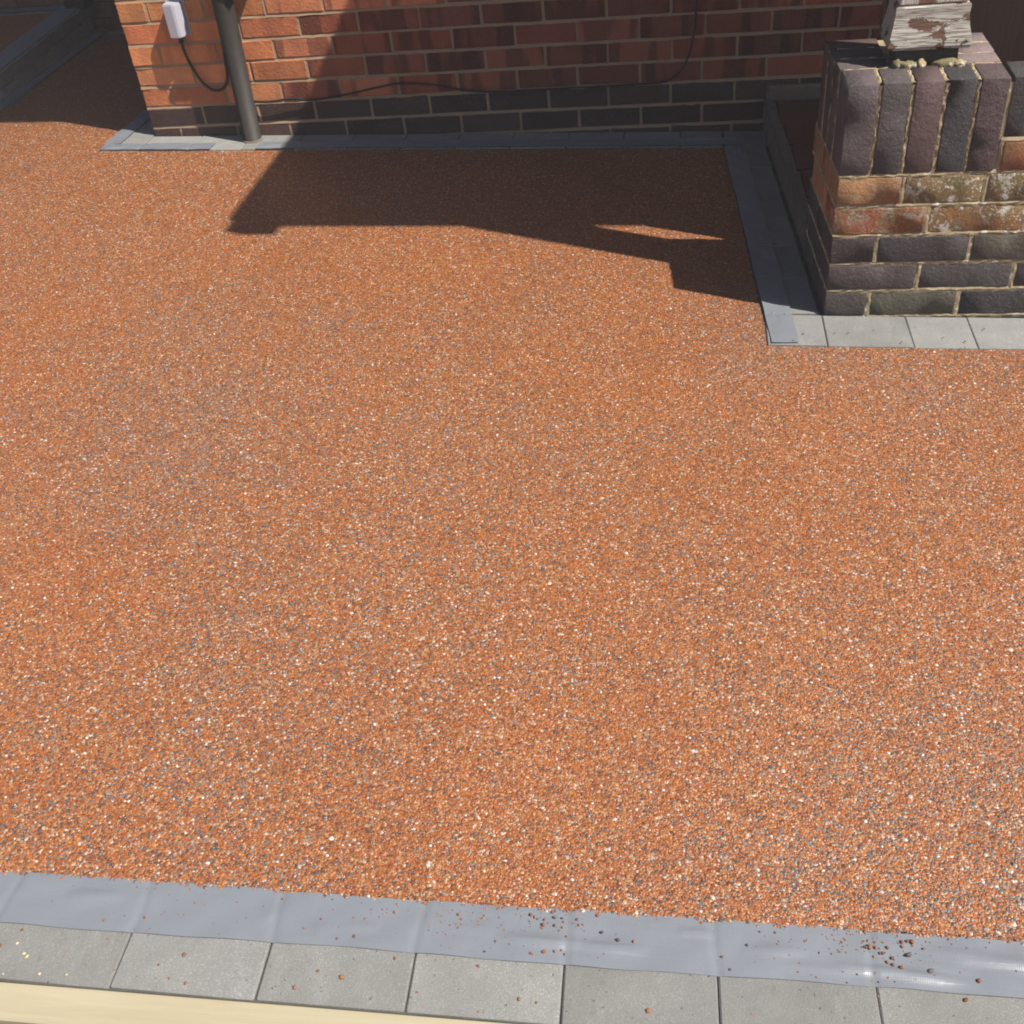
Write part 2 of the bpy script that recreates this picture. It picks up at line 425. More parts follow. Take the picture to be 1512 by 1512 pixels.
# ================================================================ BRICKWORK
ZP = .07736                      # course height
brick_cache = {}
def brick_mesh(lx, ly, lz, k, bev=.0028, jit=.0011):
    key = (round(lx, 3), round(ly, 3), round(lz, 3), k, bev)
    if key not in brick_cache:
        st = random.getstate(); random.seed(str(key))
        brick_cache[key] = to_mesh(box_bm(-lx / 2, lx / 2, -ly / 2, ly / 2, -lz / 2, lz / 2, bev, jit), 'brick')
        random.setstate(st)
    me = brick_cache[key]
    return me
def rough_mesh(lx, ly, lz, seed):
    from mathutils import noise
    bm = bmesh.new(); bmesh.ops.create_cube(bm, size=1)
    nx, ny, nz = max(3, int(lx / .022)), max(3, int(ly / .03)), max(3, int(lz / .022))
    for ax, n in ((0, nx), (1, ny), (2, nz)):
        es = [e for e in bm.edges if abs(abs((e.verts[0].co - e.verts[1].co)[ax]) - 1) < 1e-4]
        bmesh.ops.subdivide_edges(bm, edges=es, cuts=n - 1, use_grid_fill=True)
    off = Vector((seed * 7.3, seed * 3.1, seed * 1.7)); H_ = Vector((lx, ly, lz)) / 2; NN = (nx, ny, nz)
    for v in bm.verts:
        p = Vector((v.co.x * lx, v.co.y * ly, v.co.z * lz))
        for k in range(3):     # keep a tight ring of vertices near every arris
            st_ = 2 * H_[k] / NN[k]
            if abs(abs(p[k]) - (H_[k] - st_)) < 1e-4: p[k] = math.copysign(H_[k] - .0026, p[k])
        d = [H_[k] - abs(p[k]) for k in range(3)]; edge = sum(1 for q in d if q < .0005)
        nn = noise.noise(p * 45 + off); n2 = noise.noise(p * 130 + off * 2)
        amt = {1: .0006 * nn + .0004 * n2, 2: -.0006 - .0009 * max(nn, -.6) - .0008 * n2 - (.0035 if nn > .40 else 0), 3: -.0022 - .002 * nn}.get(edge, 0)
        for k in range(3):
            if d[k] < .0005: p[k] += amt * (1 if p[k] > 0 else -1)
        v.co = p
    me = to_mesh(bm, 'brick', True); return me
def brick(parent, x0, x1, y0, y1, z0, z1, mat, color, name='brick', proud=.0015, bev=.0028, jit=.0017, rot=.005):
    me = rough_mesh(x1 - x0, y1 - y0, z1 - z0, random.random() * 50) if parent is not house else brick_mesh(x1 - x0, y1 - y0, z1 - z0, random.randrange(4), bev, jit)
    if not me.materials: me.materials.append(mat)
    o = bpy.data.objects.new(name, me); C.objects.link(o); o.parent = parent
    if me.materials[0] != mat: o.material_slots[0].link = 'OBJECT'; o.material_slots[0].material = mat
    o.location = ((x0 + x1) / 2, (y0 + y1) / 2 + random.uniform(-proud, proud), (z0 + z1) / 2 + random.uniform(-.0008, .0008))
    o.rotation_euler = (random.uniform(-rot, rot), random.uniform(-rot, rot) * .8, random.uniform(-rot, rot))
    o.color = (*color, 1)
    return o
def shear_left(o, y0, k=.07):
    # splay the left flank a little, as the pier in the photograph
    o.data = o.data.copy(); xm = 0
    for v in o.data.vertices:
        if v.co.x < xm: v.co.x -= k * (v.co.y + o.location.y - y0)
def vary(c, a=.14):
    t = random.uniform(1 - a, 1 + a); return tuple(min(1, x * t * random.uniform(.96, 1.04)) for x in c)

ORANGE_SUNLIT = [(0.5712, 0.2215, 0.0883), (0.5398, 0.1934, 0.0789), (0.4939, 0.1643, 0.0712), (0.5555, 0.2288, 0.0978)]  # brighter bricks for the sunlit end, sunlight partly put into the colour
REDS_SHADED = [(0.2667, 0.0707, 0.0350), (0.2112, 0.0562, 0.0330), (0.1664, 0.0489, 0.0300), (0.2785, 0.0832, 0.0430), (0.1392, 0.0437, 0.0290)]  # darker bricks under the porch shadow, shade partly put into the colour
BLUES = [(0.0614, 0.0338, 0.0292), (0.0520, 0.0298, 0.0267), (0.0693, 0.0403, 0.0335), (0.0559, 0.0298, 0.0248)]

house = thing('house_wall', 'red brick house wall with two dark blue brick courses at its foot', 'wall', (0, 0, 0))
WX0, WX1 = -.7925, 2.24
J = .0092
random.seed(21)
mort = []          # (verts, faces) for the mortar
mv, mf = [], []
def quad(a, b, c, d): mf.append((len(mv), len(mv) + 1, len(mv) + 2, len(mv) + 3)); mv.extend([a, b, c, d])
NC = 10
for c in range(-1, NC):
    z0 = c * ZP + J / 2; z1 = (c + 1) * ZP - J / 2
    blue = c < 2
    ph = {-1: .5, 0: 0, 1: .5}.get(c, 0 if c % 2 == 0 else .5)
    # joints on a 225 grid, starting from the corner with a header or a stretcher
    js = [WX0]
    k = math.ceil((WX0 + .06) / .225 - ph)
    sh = random.uniform(-.006, .006)
    while True:
        q = (k + ph) * .225 + (sh if not blue else sh * .3) + random.uniform(-.004, .004)
        if q > WX1 - .05: break
        js.append(q); k += 1
    js.append(WX1)
    for i in range(len(js) - 1):
        a = js[i] + (J / 2 if i else 0); b = js[i + 1] - J / 2
        mid = (a + b) / 2
        if blue: col = vary(random.choice(BLUES)); mt = M_blue
        else:
            if mid < -.12: col = vary(random.choice(ORANGE_SUNLIT)); mt = M_orange  # palette changes at the porch shadow edge, painting in lit and shaded contrast
            elif mid < .35: col = vary(random.choice(REDS_SHADED[:1] + REDS_SHADED[3:4] + [(.5, .17, .085)])); mt = M_red
            else: col = vary(random.choice(REDS_SHADED)); mt = M_red
        brick(house, a, b, 0, .1, z0, z1, mt, col)
        if i:   # perpend, struck so that it faces right
            q0, q1 = js[i] - J / 2 - .001, js[i] + J / 2 + .001
            nz = 3
            for s in range(nz):
                za = z0 + (z1 - z0) * s / nz; zb = z0 + (z1 - z0) * (s + 1) / nz
                quad((q0, random.uniform(.0002, .0018), za), (q1, .0042, za), (q1, .0042, zb), (q0, random.uniform(.0002, .0018), zb))
    # bed joint above this course, weather struck (upper edge set back)
    nx = int((WX1 - WX0) / .03); prev = None
    for i in range(nx + 1):
        x = WX0 + (WX1 - WX0) * i / nx
        cur = ((x, random.uniform(-.0008, .0012), z1 - .0012 + random.uniform(-.0016, .0004)), (x, .0046, z1 + J + .001 + random.uniform(-.0004, .0012)))
        if prev: quad(prev[0], cur[0], cur[1], prev[1])
        prev = cur
quad((WX0 + .004, .0062, -.2), (WX1, .0062, -.2), (WX1, .0062, NC * ZP), (WX0 + .004, .0062, NC * ZP))
quad((WX0 + .004, .0062, -.2), (WX0 + .004, .0062, NC * ZP), (WX0 + .004, .10, NC * ZP), (WX0 + .004, .10, -.2))
pydata('mortar', mv, mf, M_mortar, house)
# the brickwork above what the photo shows, and the side of the house along the recess, joined
bm = bmesh.new(); mats = []
for c in range(NC, 33):
    z0 = c * ZP + J / 2; z1 = (c + 1) * ZP - J / 2
    x = WX0; first = True
    while x < 3.4:
        L = (.1025 if c % 2 == 0 else .215) if first else .215
        first = False
        if not (x + L > WX1 and c < 27) : box_bm(x, min(x + L, 3.4), 0, .1, z0, z1, bm=bm)
        x += L + J
for c in range(-1, 33):
    z0 = c * ZP + J / 2; z1 = (c + 1) * ZP - J / 2; y = .112 + (.0 if c % 2 else .112)
    if c % 2 == 0: box_bm(WX0, WX0 + .1, .112, .215, z0, z1, bm=bm)
    while y < 1.62: box_bm(WX0, WX0 + .1, y, min(y + .215, 1.7), z0, z1, bm=bm); y += .225
ub = tag(link('upper_brickwork', to_mesh(bm, 'upper_brickwork'), M_orange, house, color=(.42, .14, .07)), kind='stuff')
box('core', WX0 + .006, WX1, .008, .2, NC * ZP, 2.56, M_mortar, house)
box('side_core', WX0 + .006, WX0 + .12, .102, 1.7, -.15, 2.56, M_mortar, house)
# eaves: soffit, fascia and gutter, off the top of the picture; they shade the recess
eave = box('eaves_soffit', -.95, 3.4, -.36, .2, 2.562, 2.58, M_whitewood, house)
box('eaves_fascia', -.95, 3.4, -.385, -.362, 2.56, 2.72, M_whitewood, house)
bm = bmesh.new(); n = 10
vs = []
for xx in (-.95, 3.4):
    for k in range(n + 1):
        a = math.pi * k / n; vs.append(bm.verts.new((xx, -.442 + .055 * math.cos(a), 2.70 - .055 * math.sin(a))))
for k in range(n): bm.faces.new((vs[k], vs[k + 1], vs[n + 2 + k], vs[n + 1 + k]))
link('gutter', to_mesh(bm, 'gutter', True), M_pipe, house)
pydata('roof_slope', [(-1.0, -.46, 2.725), (3.4, -.46, 2.725), (3.4, 2.2, 4.5), (-1.0, 2.2, 4.5)], [(0, 1, 2, 3)], M_roof, house)

# ---- recess to the left of the corner: back wall and raised taped step
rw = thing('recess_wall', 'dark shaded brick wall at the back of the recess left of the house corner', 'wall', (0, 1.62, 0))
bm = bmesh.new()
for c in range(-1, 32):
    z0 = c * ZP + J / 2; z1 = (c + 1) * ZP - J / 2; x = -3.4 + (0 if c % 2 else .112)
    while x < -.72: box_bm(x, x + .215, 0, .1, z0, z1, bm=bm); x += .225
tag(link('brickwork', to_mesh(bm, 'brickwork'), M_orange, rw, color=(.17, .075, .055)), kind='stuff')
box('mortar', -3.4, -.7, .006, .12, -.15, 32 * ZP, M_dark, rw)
st = thing('raised_step', 'raised step with a taped edge in the shaded recess at far left', 'step', (0, 0, 0))
SX0, SY0, SX1, SY1 = -1.690, .10, -1.779, 1.600     # face line at its foot (right edge of the step)
def stx(y): return SX0 + (SX1 - SX0) * (y - SY0) / (SY1 - SY0)
ZT = .148
V = [(stx(.02), .02, -.1), (stx(1.61), 1.61, -.1), (-3.3, 1.61, -.1), (-3.3, .02, -.1)]
V += [(stx(.02), .02, ZT), (stx(1.61), 1.61, ZT), (-3.3, 1.61, ZT), (-3.3, .02, ZT)]
pydata('riser', V, [(0, 1, 5, 4), (1, 2, 6, 5), (2, 3, 7, 6), (3, 0, 4, 7), (4, 5, 6, 7)], M_render, st)
pydata('resin_top', [(stx(.02) - .13, .15, ZT + .003), (stx(1.5) - .13, 1.50, ZT + .003), (-3.28, 1.50, ZT + .003), (-3.28, .15, ZT + .003)], [(0, 1, 2, 3)], M_resin, st)
y = .02; k = 0
while y < 1.55:
    y1 = min(y + .207, 1.608); xm = (stx(y) + stx(y1)) / 2
    o = box('edge_block', xm - .132, xm + .006, y + .002, y1 - .002, ZT - .055, ZT + .008, M_block, st, .005); o.color = (1, 1, 1, 1); y = y1
def flat_strip(name, pts0, pts1, z, parent, mat=M_tape):
    V = []; F = []; n = 40
    for i in range(n + 1):
        t = i / n
        for j in range(5):
            u = j / 4
            a = Vector(pts0[0]).lerp(Vector(pts0[1]), t); b = Vector(pts1[0]).lerp(Vector(pts1[1]), t); q = a.lerp(b, u)
            V.append((q.x, q.y, (z if z is not None else g(q.x, q.y) + .008) + random.uniform(-.0004, .0004)))
    for i in range(n):
        for j in range(4):
            a = i * 5 + j; F.append((a, a + 5, a + 6, a + 1))
    return pydata(name, V, F, mat, parent, True)
def tstrip(label, *a):
    return tag(flat_strip('tape_strip', *a, None), label, 'tape')
tstrip('tape strip along the top edge of the raised step at far left', ((stx(.03) - .002, .03), (stx(1.6) - .002, 1.6)), ((stx(.03) - .125, .03), (stx(1.6) - .125, 1.6)), ZT + .0115)
tstrip('tape strip across the back of the raised step at far left', ((stx(1.5) - .13, 1.53), (-3.2, 1.53)), ((stx(1.5) - .13, 1.60), (-3.2, 1.60)), ZT + .0085)
ks = kerb('recess_kerb', 'kerb blocks along the foot of the raised step and the recess wall')
y = .02
while y < 1.52:
    kerb_block(ks, stx(y + .1) + .038, y + .1035, math.atan2(SX1 - SX0, SY1 - SY0) * -1, .074, .203); y += .207
x = -1.66
while x < -1.0:
    kerb_block(ks, x + .1035, 1.565, 0, .203, .095); x += .207
tstrip('tape strip on the kerb at the foot of the raised step at far left', ((stx(.03) + .030, .03), (stx(1.55) + .030, 1.55)), ((stx(.03) + .076, .03), (stx(1.55) + .076, 1.55)), None)
tstrip('tape strip along the foot of the recess wall at the back', ((-1.68, 1.515), (-.96, 1.515)), ((-1.68, 1.565), (-.96, 1.565)), None)
dp = thing('door_post', 'dark timber post at the back end of the raised step', 'post', (-1.80, 1.57, ZT))
box('shaft', -.045, .045, -.045, .045, 0, 1.9, M_door, dp, .004)
box('foot', -.055, .055, -.055, .048, 0, .05, M_door, dp, .004)

# ---- drainpipe, box and cables on the wall
pipe = thing('drainpipe', 'weathered dark grey round plastic drainpipe running down the brick wall to the kerb', 'drainpipe', (-.368, -.062, 0))
pb = lathe('shaft', [(.0352, .012), (.0352, .62), (.0352, 1.2), (.0352, 2.60)], M_pipe, pipe); pb.rotation_euler = (0, .036, 0)
sk = lathe('socket', [(.0375, .62), (.043, .625), (.043, .70), (.0375, .705)], M_pipe, pipe); sk.rotation_euler = (0, .036, 0)
bm = bmesh.new(); box_bm(-.075, .12, .030, .058, .575, .605, bm=bm); box_bm(-.05, .088, -.044, .04, .578, .602, bm=bm)
link('bracket', to_mesh(bm, 'bracket'), M_pipe, pipe)
lathe('base_seal', [(.041, .004), (.040, .012), (.037, .016)], M_cement, pipe).location = (0, 0, g(-.36, -.06) - .002)

jb = thing('junction_box', 'small white plastic junction box on the orange brick wall beside the drainpipe', 'junction box', (-.560, -.03, .477))
bm = bmesh.new()
prof = [(-.032, .027), (-.033, -.014), (-.028, -.021), (.004, -.024), (.013, -.021), (.030, .002), (.032, .027)]   # plan outline of the cover
vb = [bm.verts.new((x, y, -.0585)) for x, y in prof]; vt = [bm.verts.new((x, y, .0585)) for x, y in prof]
bm.faces.new(vb); bm.faces.new(vt[::-1])
for i in range(len(prof)): q = (i + 1) % len(prof); bm.faces.new((vb[i], vb[q], vt[q], vt[i]))
bmesh.ops.bevel(bm, geom=[e for e in bm.edges if abs(e.verts[0].co.z - e.verts[1].co.z) < 1e-5], offset=.004, segments=2, affect='EDGES')
link('cover', to_mesh(bm, 'cover'), M_box, jb)
box('back_plate', -.036, .036, .0245, .030, -.062, .062, M_box, jb, .0015)
lathe('cable_gland', [(.009, -.078), (.009, -.066), (.012, -.066), (.012, -.058)], M_cable, jb, 12).location = (-.002, 0, 0)

tag(tube('cable', [(-.562, -.030, .405), (-.562, -.026, .36), (-.550, -.020, .30), (-.526, -.018, .245), (-.490, -.016, .215), (-.452, -.016, .222), (-.428, -.014, .255), (-.420, -.012, .31), (-.412, -.010, .40), (-.408, -.010, .60)], .0056, M_cable),
    'black cable hanging in a loop below the white junction box', 'cable')
tag(tube('cable', [(-.408, -.010, .60), (-.405, -.012, .30), (-.39, -.014, .20), (-.35, -.016, .170), (-.28, -.018, .164), (-.19, -.017, .170), (-.1045, -.012, .160), (.046, -.009, .176), (.14, -.010, .192), (.235, -.010, .2035), (.362, -.010, .1925), (.46, -.009, .170), (.5628, -.008, .1565), (.72, -.007, .1545), (.89, -.007, .1555),
     (1.08, -.007, .157), (1.205, -.008, .160), (1.262, -.008, .190), (1.292, -.009, .235), (1.314, -.010, .32), (1.321, -.010, .43), (1.322, -.010, .8), (1.322, -.010, 2.2)], .0036, M_cable),
    'thin black cable lying along the joint above the dark bricks and rising up the wall', 'cable')

# ---- porch step: quarry tiles behind a mortar nosing
ps = thing('porch_step', 'low porch step floored with dark red quarry tiles between the house wall and the pier', 'step', (0, 0, 0))
def px(y): return 1.572 + (1.642 - 1.572) * (-y / 1.09)
ZS = .084
V = [(px(0), -.001, -.08), (px(-1.085), -1.085, -.08), (3.2, -1.085, -.08), (3.2, -.001, -.08), (px(0), -.001, ZS - .008), (px(-1.085), -1.085, ZS - .008), (3.2, -1.085, ZS - .008), (3.2, -.001, ZS - .008)]
pydata('riser', V, [(0, 1, 5, 4), (1, 2, 6, 5), (2, 3, 7, 6), (3, 0, 4, 7), (4, 5, 6, 7)], M_cement, ps)
V = []; F = []; n = 44
for i in range(n + 1):
    y = -1.084 * i / n; r = lambda a: random.uniform(-a, a)
    V += [(px(y) - .003 + r(.0012), y, ZS - .028 + r(.003)), (px(y) - .002 + r(.0015), y, ZS - .001 + r(.001)), (px(y) + .004 + r(.0015), y, ZS + .003), (px(y) + .026 + r(.002), y, ZS + .0028), (px(y) + .030, y, ZS - .01)]
for i in range(n):
    for j in range(4): a = i * 5 + j; F.append((a, a + 5, a + 6, a + 1))
pydata('nosing', V, F, plain('pale_nosing', (.13, .105, .085), .85, .15, .0015, 60, .4), ps)
yy = -.032; row = 0
while yy > -1.06:
    x = px(yy - .1) + .030
    xx = x
    for k in range(6):
        x1 = xx + .196
        if xx < 3.1:
            t = random.uniform(.8, 1.15)
            box('tile', xx + .0025, x1 - .0025, max(yy - .198, -1.083), yy - .005, ZS - .010, ZS + random.uniform(.0005, .002), M_tile, ps, .0015)
        xx = x1
    yy -= .203; row += 1
box('cement_fillet', 1.575, 2.24, -.030, .004, ZS - .01, .132, M_cement, ps, .008, .003)

# ---- dark front door at the right
dr = thing('front_door', 'dark brown timber front door in shade behind the pier at upper right', 'door', (2.26, .03, ZS))
box('frame', -.015, .05, -.035, .05, 0, 2.0, M_door, dr, .003)
box('frame', .90, .965, -.035, .05, 0, 2.0, M_door, dr, .003)
box('frame', .05, .90, -.035, .05, 1.94, 2.0, M_door, dr, .003)
box('panel', .05, .90, .0, .045, .05, 1.94, M_door, dr)
box('weather_bar', .05, .90, -.03, .0, .225, .26, M_door, dr, .006)
box('sill', .0, .95, -.06, .05, 0, .05, M_door, dr, .006)
box('side_core', 3.225, 5.0, .0, .2, -.15, 2.56, M_dark, house)

# ================================================================ PIER
PX0, PX1, PY0, PY1, PZ = 1.659, 2.013, -1.4205, -1.065, .004
SK = .07
def fx(y): return PX0 - SK * (y - PY0)
pier = thing('brick_pier', 'square brick pier capped by upright purple bricks over orange and dark courses', 'pier', (0, 0, 0))
random.seed(5)
LW = 3.2            # the low wall runs on to the right, out of the picture
mv, mf = [], []
H = [PZ + ZP * k for k in range(6)]          # bed lines
def front_joint(x, z0, z1, wd=.011):
    nz = 5; pr = None
    for s in range(nz + 1):
        z = z0 + (z1 - z0) * s / nz; o = random.uniform(-.0015, .0015)
        cur = [(x - wd / 2 - .001 + o, PY0 + random.uniform(.001, .003), z), (x + o, PY0 + random.uniform(-.0008, .0022), z), (x + wd / 2 + .001 + o, PY0 + random.uniform(.001, .003), z)]
        if pr: quad(pr[0], pr[1], cur[1], cur[0]); quad(pr[1], pr[2], cur[2], cur[1])
        pr = cur
def front_bed(x0, x1, z, ht=.0105, out=.001):
    nx = int((x1 - x0) / .014); pr = None
    for i in range(nx + 1):
        x = x0 + (x1 - x0) * i / nx
        cur = [(x, PY0 + random.uniform(.0005, .003), z - ht / 2 - .001 + random.uniform(-.0012, .0004)), (x, PY0 + random.uniform(-.0008, .0022) - out * .5, z + random.uniform(-.002, .002)), (x, PY0 + random.uniform(.002, .004), z + ht / 2 + .001 + random.uniform(-.0004, .0012))]
        if pr: quad(pr[0], cur[0], cur[1], pr[1]); quad(pr[1], cur[1], cur[2], pr[2])
        pr = cur
def side_bed(z, ht=.0105):
    n = 22; pr = None
    for i in range(n + 1):
        y = PY0 + (PY1 - PY0) * i / n
        cur = [(fx(y) + random.uniform(.001, .003), y, z - ht / 2 - .001), (fx(y) + random.uniform(-.0025, .001), y, z), (fx(y) + .003, y, z + ht / 2 + .001)]
        if pr: quad(pr[0], cur[0], cur[1], pr[1]); quad(pr[1], cur[1], cur[2], pr[2])
        pr = cur
BL = [(0.128, 0.107, 0.102), (0.113, 0.096, 0.093), (0.145, 0.122, 0.110)]
# (front joints measured from the pier's corner, materials/colours per brick)
rows = [
    ([.108, .330, .555, .78, 1.005, 1.23, 1.46], [(M_cop, (0.074, 0.063, 0.058)), (M_cop, (0.108, 0.092, 0.068)), (M_cop, (0.058, 0.053, 0.053))]),
    ([.222, .452, .67, .895, 1.12, 1.345], [(M_cop, (0.070, 0.058, 0.056)), (M_cop, (0.065, 0.054, 0.053)), (M_cop, (0.056, 0.048, 0.048))]),
    ([.112, .338, .56, .785, 1.01, 1.235, 1.46], [(M_cop, (0.061, 0.052, 0.051)), (M_cop, (0.055, 0.046, 0.048)), (M_cop, (0.089, 0.076, 0.056))]),
    ([.222, .45, .675, .90, 1.125, 1.35], [(M_spall, (0.241, 0.117, 0.056)), (M_white, (0.241, 0.113, 0.048)), (M_spall, (0.273, 0.113, 0.056))]),
    ([.152, .345, .57, .795, 1.02, 1.245, 1.47], [(M_plainred, (0.322, 0.149, 0.068)), (M_white, (0.185, 0.120, 0.060)), (M_white, (0.241, 0.153, 0.081))]),
]
for c, (js, cm) in enumerate(rows):
    z0, z1 = H[c] + .0052, H[c + 1] - .0052
    xs = [0] + [q + random.uniform(-.002, .002) for q in js] + [LW - PX0]
    stretch = js[0] > .18
    for i in range(len(xs) - 1):
        a = PX0 + xs[i] + (.0055 if i else 0); b = PX0 + xs[i + 1] - .0055
        mt, col = cm[i] if i < len(cm) else (cm[-1][0], vary(cm[-1][1], .2))
        dep = .1025 if (stretch or i) else .215
        ob = brick(pier, a, b, PY0, PY0 + dep, z0, z1, mt, vary(col, .05), proud=.0018, bev=.004, jit=.0022, rot=.006)
        if not i: shear_left(ob, PY0)
        if i: front_joint(PX0 + xs[i], z0 - .001, z1 + .001)
    # left flank
    ys = [PY0 + (.1025 if stretch else .215) + .0105]
    ye = PY1
    if stretch: seg = [(ys[0], ys[0] + .215)]
    else: seg = [(ys[0], ye)]
    for (a, b) in seg:
        b = min(b, ye)
        mt, col = cm[0]
        if c == 3: col = (0.377, 0.174, 0.087)
        shear_left(brick(pier, PX0, PX0 + .1025, a, b, z0, z1, M_plainred if c > 2 else M_cop, vary(col, .15), bev=.004, jit=.002), PY0)
for c in range(0, 6):
    front_bed(PX0, LW, H[c] if c else H[0] + .001, out=.0 if c == 0 else .0012)
    if c: side_bed(H[c])
# soldier course
ZS0, ZS1 = H[5] + .0055, .6125
sold = [(0.0944, 0.0755, 0.0790), (0.0784, 0.0678, 0.0692), (0.1000, 0.0647, 0.0638), (0.0480, 0.0447, 0.0471), (0.0840, 0.0593, 0.0608)]
xj = [PX0, PX0 + .0725, PX0 + .1445, PX0 + .2175, PX0 + .288, PX1 + .004]
tilt = [.000, .004, .010, .006, .012]
for i in range(5):
    a = xj[i] + (.0046 if i else 0); b = xj[i + 1] - .0046
    o = brick(pier, a, b, PY0, PY0 + .1025, ZS0, ZS1, M_cop, sold[i], 'coping_brick', bev=.008, jit=.0022, rot=.009)
    if not i: shear_left(o, PY0)
    if i:
        nz = 22; pr = None; x = xj[i]
        wj = (.008, .009, .012, .008)[i - 1]
        for s in range(nz + 1):
            z = ZS0 - .002 + (ZS1 - .005 - ZS0) * s / nz; oo = random.uniform(-.002, .002)
            cur = [(x - wj / 2 - .0015 + oo, PY0 + .003, z), (x - wj / 5 + oo, PY0 + random.uniform(-.0012, .0028), z), (x + wj / 4 + oo, PY0 + random.uniform(-.0012, .0028), z), (x + wj / 2 + .0015 + oo, PY0 + .003, z)]
            if pr:
                for k in range(3): quad(pr[k], cur[k], cur[k + 1], pr[k + 1])
            pr = cur
        pr = None
        for s in range(9):      # the joint goes on over the top
            y = PY0 + .003 + .108 * s / 8; oo = random.uniform(-.002, .002)
            cur = [(x - wj / 2 - .002 + oo, y, ZS1 - .004), (x + oo, y, ZS1 + random.uniform(-.003, .0015)), (x + wj / 2 + .002 + oo, y, ZS1 - .004)]
            if pr: quad(pr[0], pr[1], cur[1], cur[0]); quad(pr[1], pr[2], cur[2], cur[1])
            pr = cur
for k in range(3):       # flank soldiers, left and right
    y0 = PY0 + .1025 + .010 + k * .0755
    shear_left(brick(pier, PX0 - .001, PX0 + .1025, y0, min(y0 + .0655, -1.095), ZS0, ZS1, M_cop, vary(sold[k], .1), 'coping_brick', bev=.006, jit=.0018), PY0)
    brick(pier, PX1 - .1025, PX1, y0, min(y0 + .0655, -1.095), ZS0, ZS1, M_cop, vary((0.181, 0.145, 0.138), .1), 'coping_brick', bev=.006, jit=.0018)
    for (xa, xb) in ((PX0, PX0 + .104), (PX1 - .104, PX1)):
        pr = None
        for s in range(9):
            x = xa + (xb - xa) * s / 8; y = y0 - .005
            cur = [(x, y - .006, ZS1 - .004), (x, y + random.uniform(-.001, .001), ZS1 + random.uniform(-.0025, .001)), (x, y + .006, ZS1 - .004)]
            if pr: quad(pr[0], cur[0], cur[1], pr[1]); quad(pr[1], cur[1], cur[2], pr[2])
            pr = cur
    pr = None
    for s in range(14):
        z = ZS0 + (ZS1 - .004 - ZS0) * s / 13; y = y0 - .005
        cur = [(fx(y) + .003, y - .006, z), (fx(y) + random.uniform(-.003, .001), y, z), (fx(y) + .003, y + .006, z)]
        if pr: quad(pr[0], pr[1], cur[1], cur[0]); quad(pr[1], pr[2], cur[2], cur[1])
        pr = cur
# low wall to the right: one more brick course and a thick coping
ZC0 = H[5] + .0052
for k, (a, b) in enumerate(((0, .10), (.11, .325), (.335, .55), (.56, .775), (.785, 1.0))):
    brick(pier, PX1 + .014 + a, PX1 + .014 + b, PY0, PY0 + .1025, ZC0, ZC0 + .067, M_plainred, vary((0.2628, 0.0999, 0.0468), .1), bev=.004, jit=.002)
    front_joint(PX1 + .010 + a, ZC0, ZC0 + .067, .010)
    brick(pier, PX1 + .009 + a - (.002 if k else .0), PX1 + .012 + b, PY0 + .002, PY0 + .106, ZC0 + .077, .6125, M_cop, vary((0.0513, 0.0459, 0.0477), .06), 'coping_brick', bev=.014, jit=.001)
front_bed(PX1 + .005, LW, ZC0 + .072, .011)
# mortar body
for (x0, x1, y0, y1, z0, z1) in ((PX0 + .004, PX1 - .004, PY0 + .0045, PY1 - .004, -.06, H[5] + .001), (PX0 + .004, PX1 - .004, PY0 + .0047, -1.099, H[5], ZS1 - .005), (PX1 - .003, LW, PY0 + .0045, PY0 + .098, -.06, .60)):
    b = box_bm(x0, x1, y0, y1, z0, z1)
    if x0 < PX1 - .1:
        for v in b.verts:
            if v.co.x < 1.8: v.co.x -= SK * (v.co.y - PY0)
    for f in b.faces: quad(*[tuple(v.co) for v in f.verts])
    b.free()
pydata('mortar', mv, mf, M_mortar_b, pier)
# lumps of mossy mortar under the post
def lump(name, loc, size, mat, parent, seed, sub=2, amp=.28, color=None):
    bm = bmesh.new(); bmesh.ops.create_icosphere(bm, subdivisions=3, radius=1); r = random.Random(seed)
    from mathutils import noise
    off = Vector((r.uniform(0, 99), r.uniform(0, 99), r.uniform(0, 99)))
    for v in bm.verts:
        k = 1 + amp * (noise.noise(v.co * 1.6 + off) * 1.6 + noise.noise(v.co * 5 + off) * .8)
        v.co = Vector((v.co.x * size[0], v.co.y * size[1], v.co.z * size[2])) * k
    return link(name, to_mesh(bm, name, True), mat, parent, loc, color=color)
lump('mortar_lump', (1.803, -1.314, .613), (.027, .016, .013), M_moss, pier, 3)
lump('mortar_lump', (1.779, -1.318, .616), (.011, .012, .014), M_moss, pier, 9)
lump('mortar_lump', (1.832, -1.318, .613), (.010, .012, .016), M_mortar_b, pier, 12)
lump('mortar_lump', (1.893, -1.314, .614), (.031, .016, .012), M_moss, pier, 5)
lump('mortar_lump', (1.918, -1.322, .615), (.014, .014, .008), M_mortar_b, pier, 15)

# ================================================================ PORCH POST AND ROOF
post = thing('porch_post', 'timber porch post with flaking white paint standing on the brick pier', 'post', (1.842, -1.255, .6125))
box('slate_packer', -.070, .073, -.055, .055, .004, .036, M_slate, post, .002, .001)
bm = bmesh.new()      # moulded base block, wider at the foot
sec = [(-.088, .038), (-.090, .045), (-.088, .060), (-.082, .085), (-.079, .110), (-.079, .128), (-.074, .133)]
ring = []
for (hx, z) in sec:
    hy = -hx - .022
    ring.append([bm.verts.new((sx * -hx * (1.06 if sx > 0 else 1) + random.uniform(-.001, .001), sy * hy, z)) for sx, sy in ((-1, -1), (1, -1), (1, 1), (-1, 1))])
for a, b in zip(ring, ring[1:]):
    for k in range(4): bm.faces.new((a[k], a[(k + 1) % 4], b[(k + 1) % 4], b[k]))
bm.faces.new(ring[0][::-1]); bm.faces.new(ring[-1])
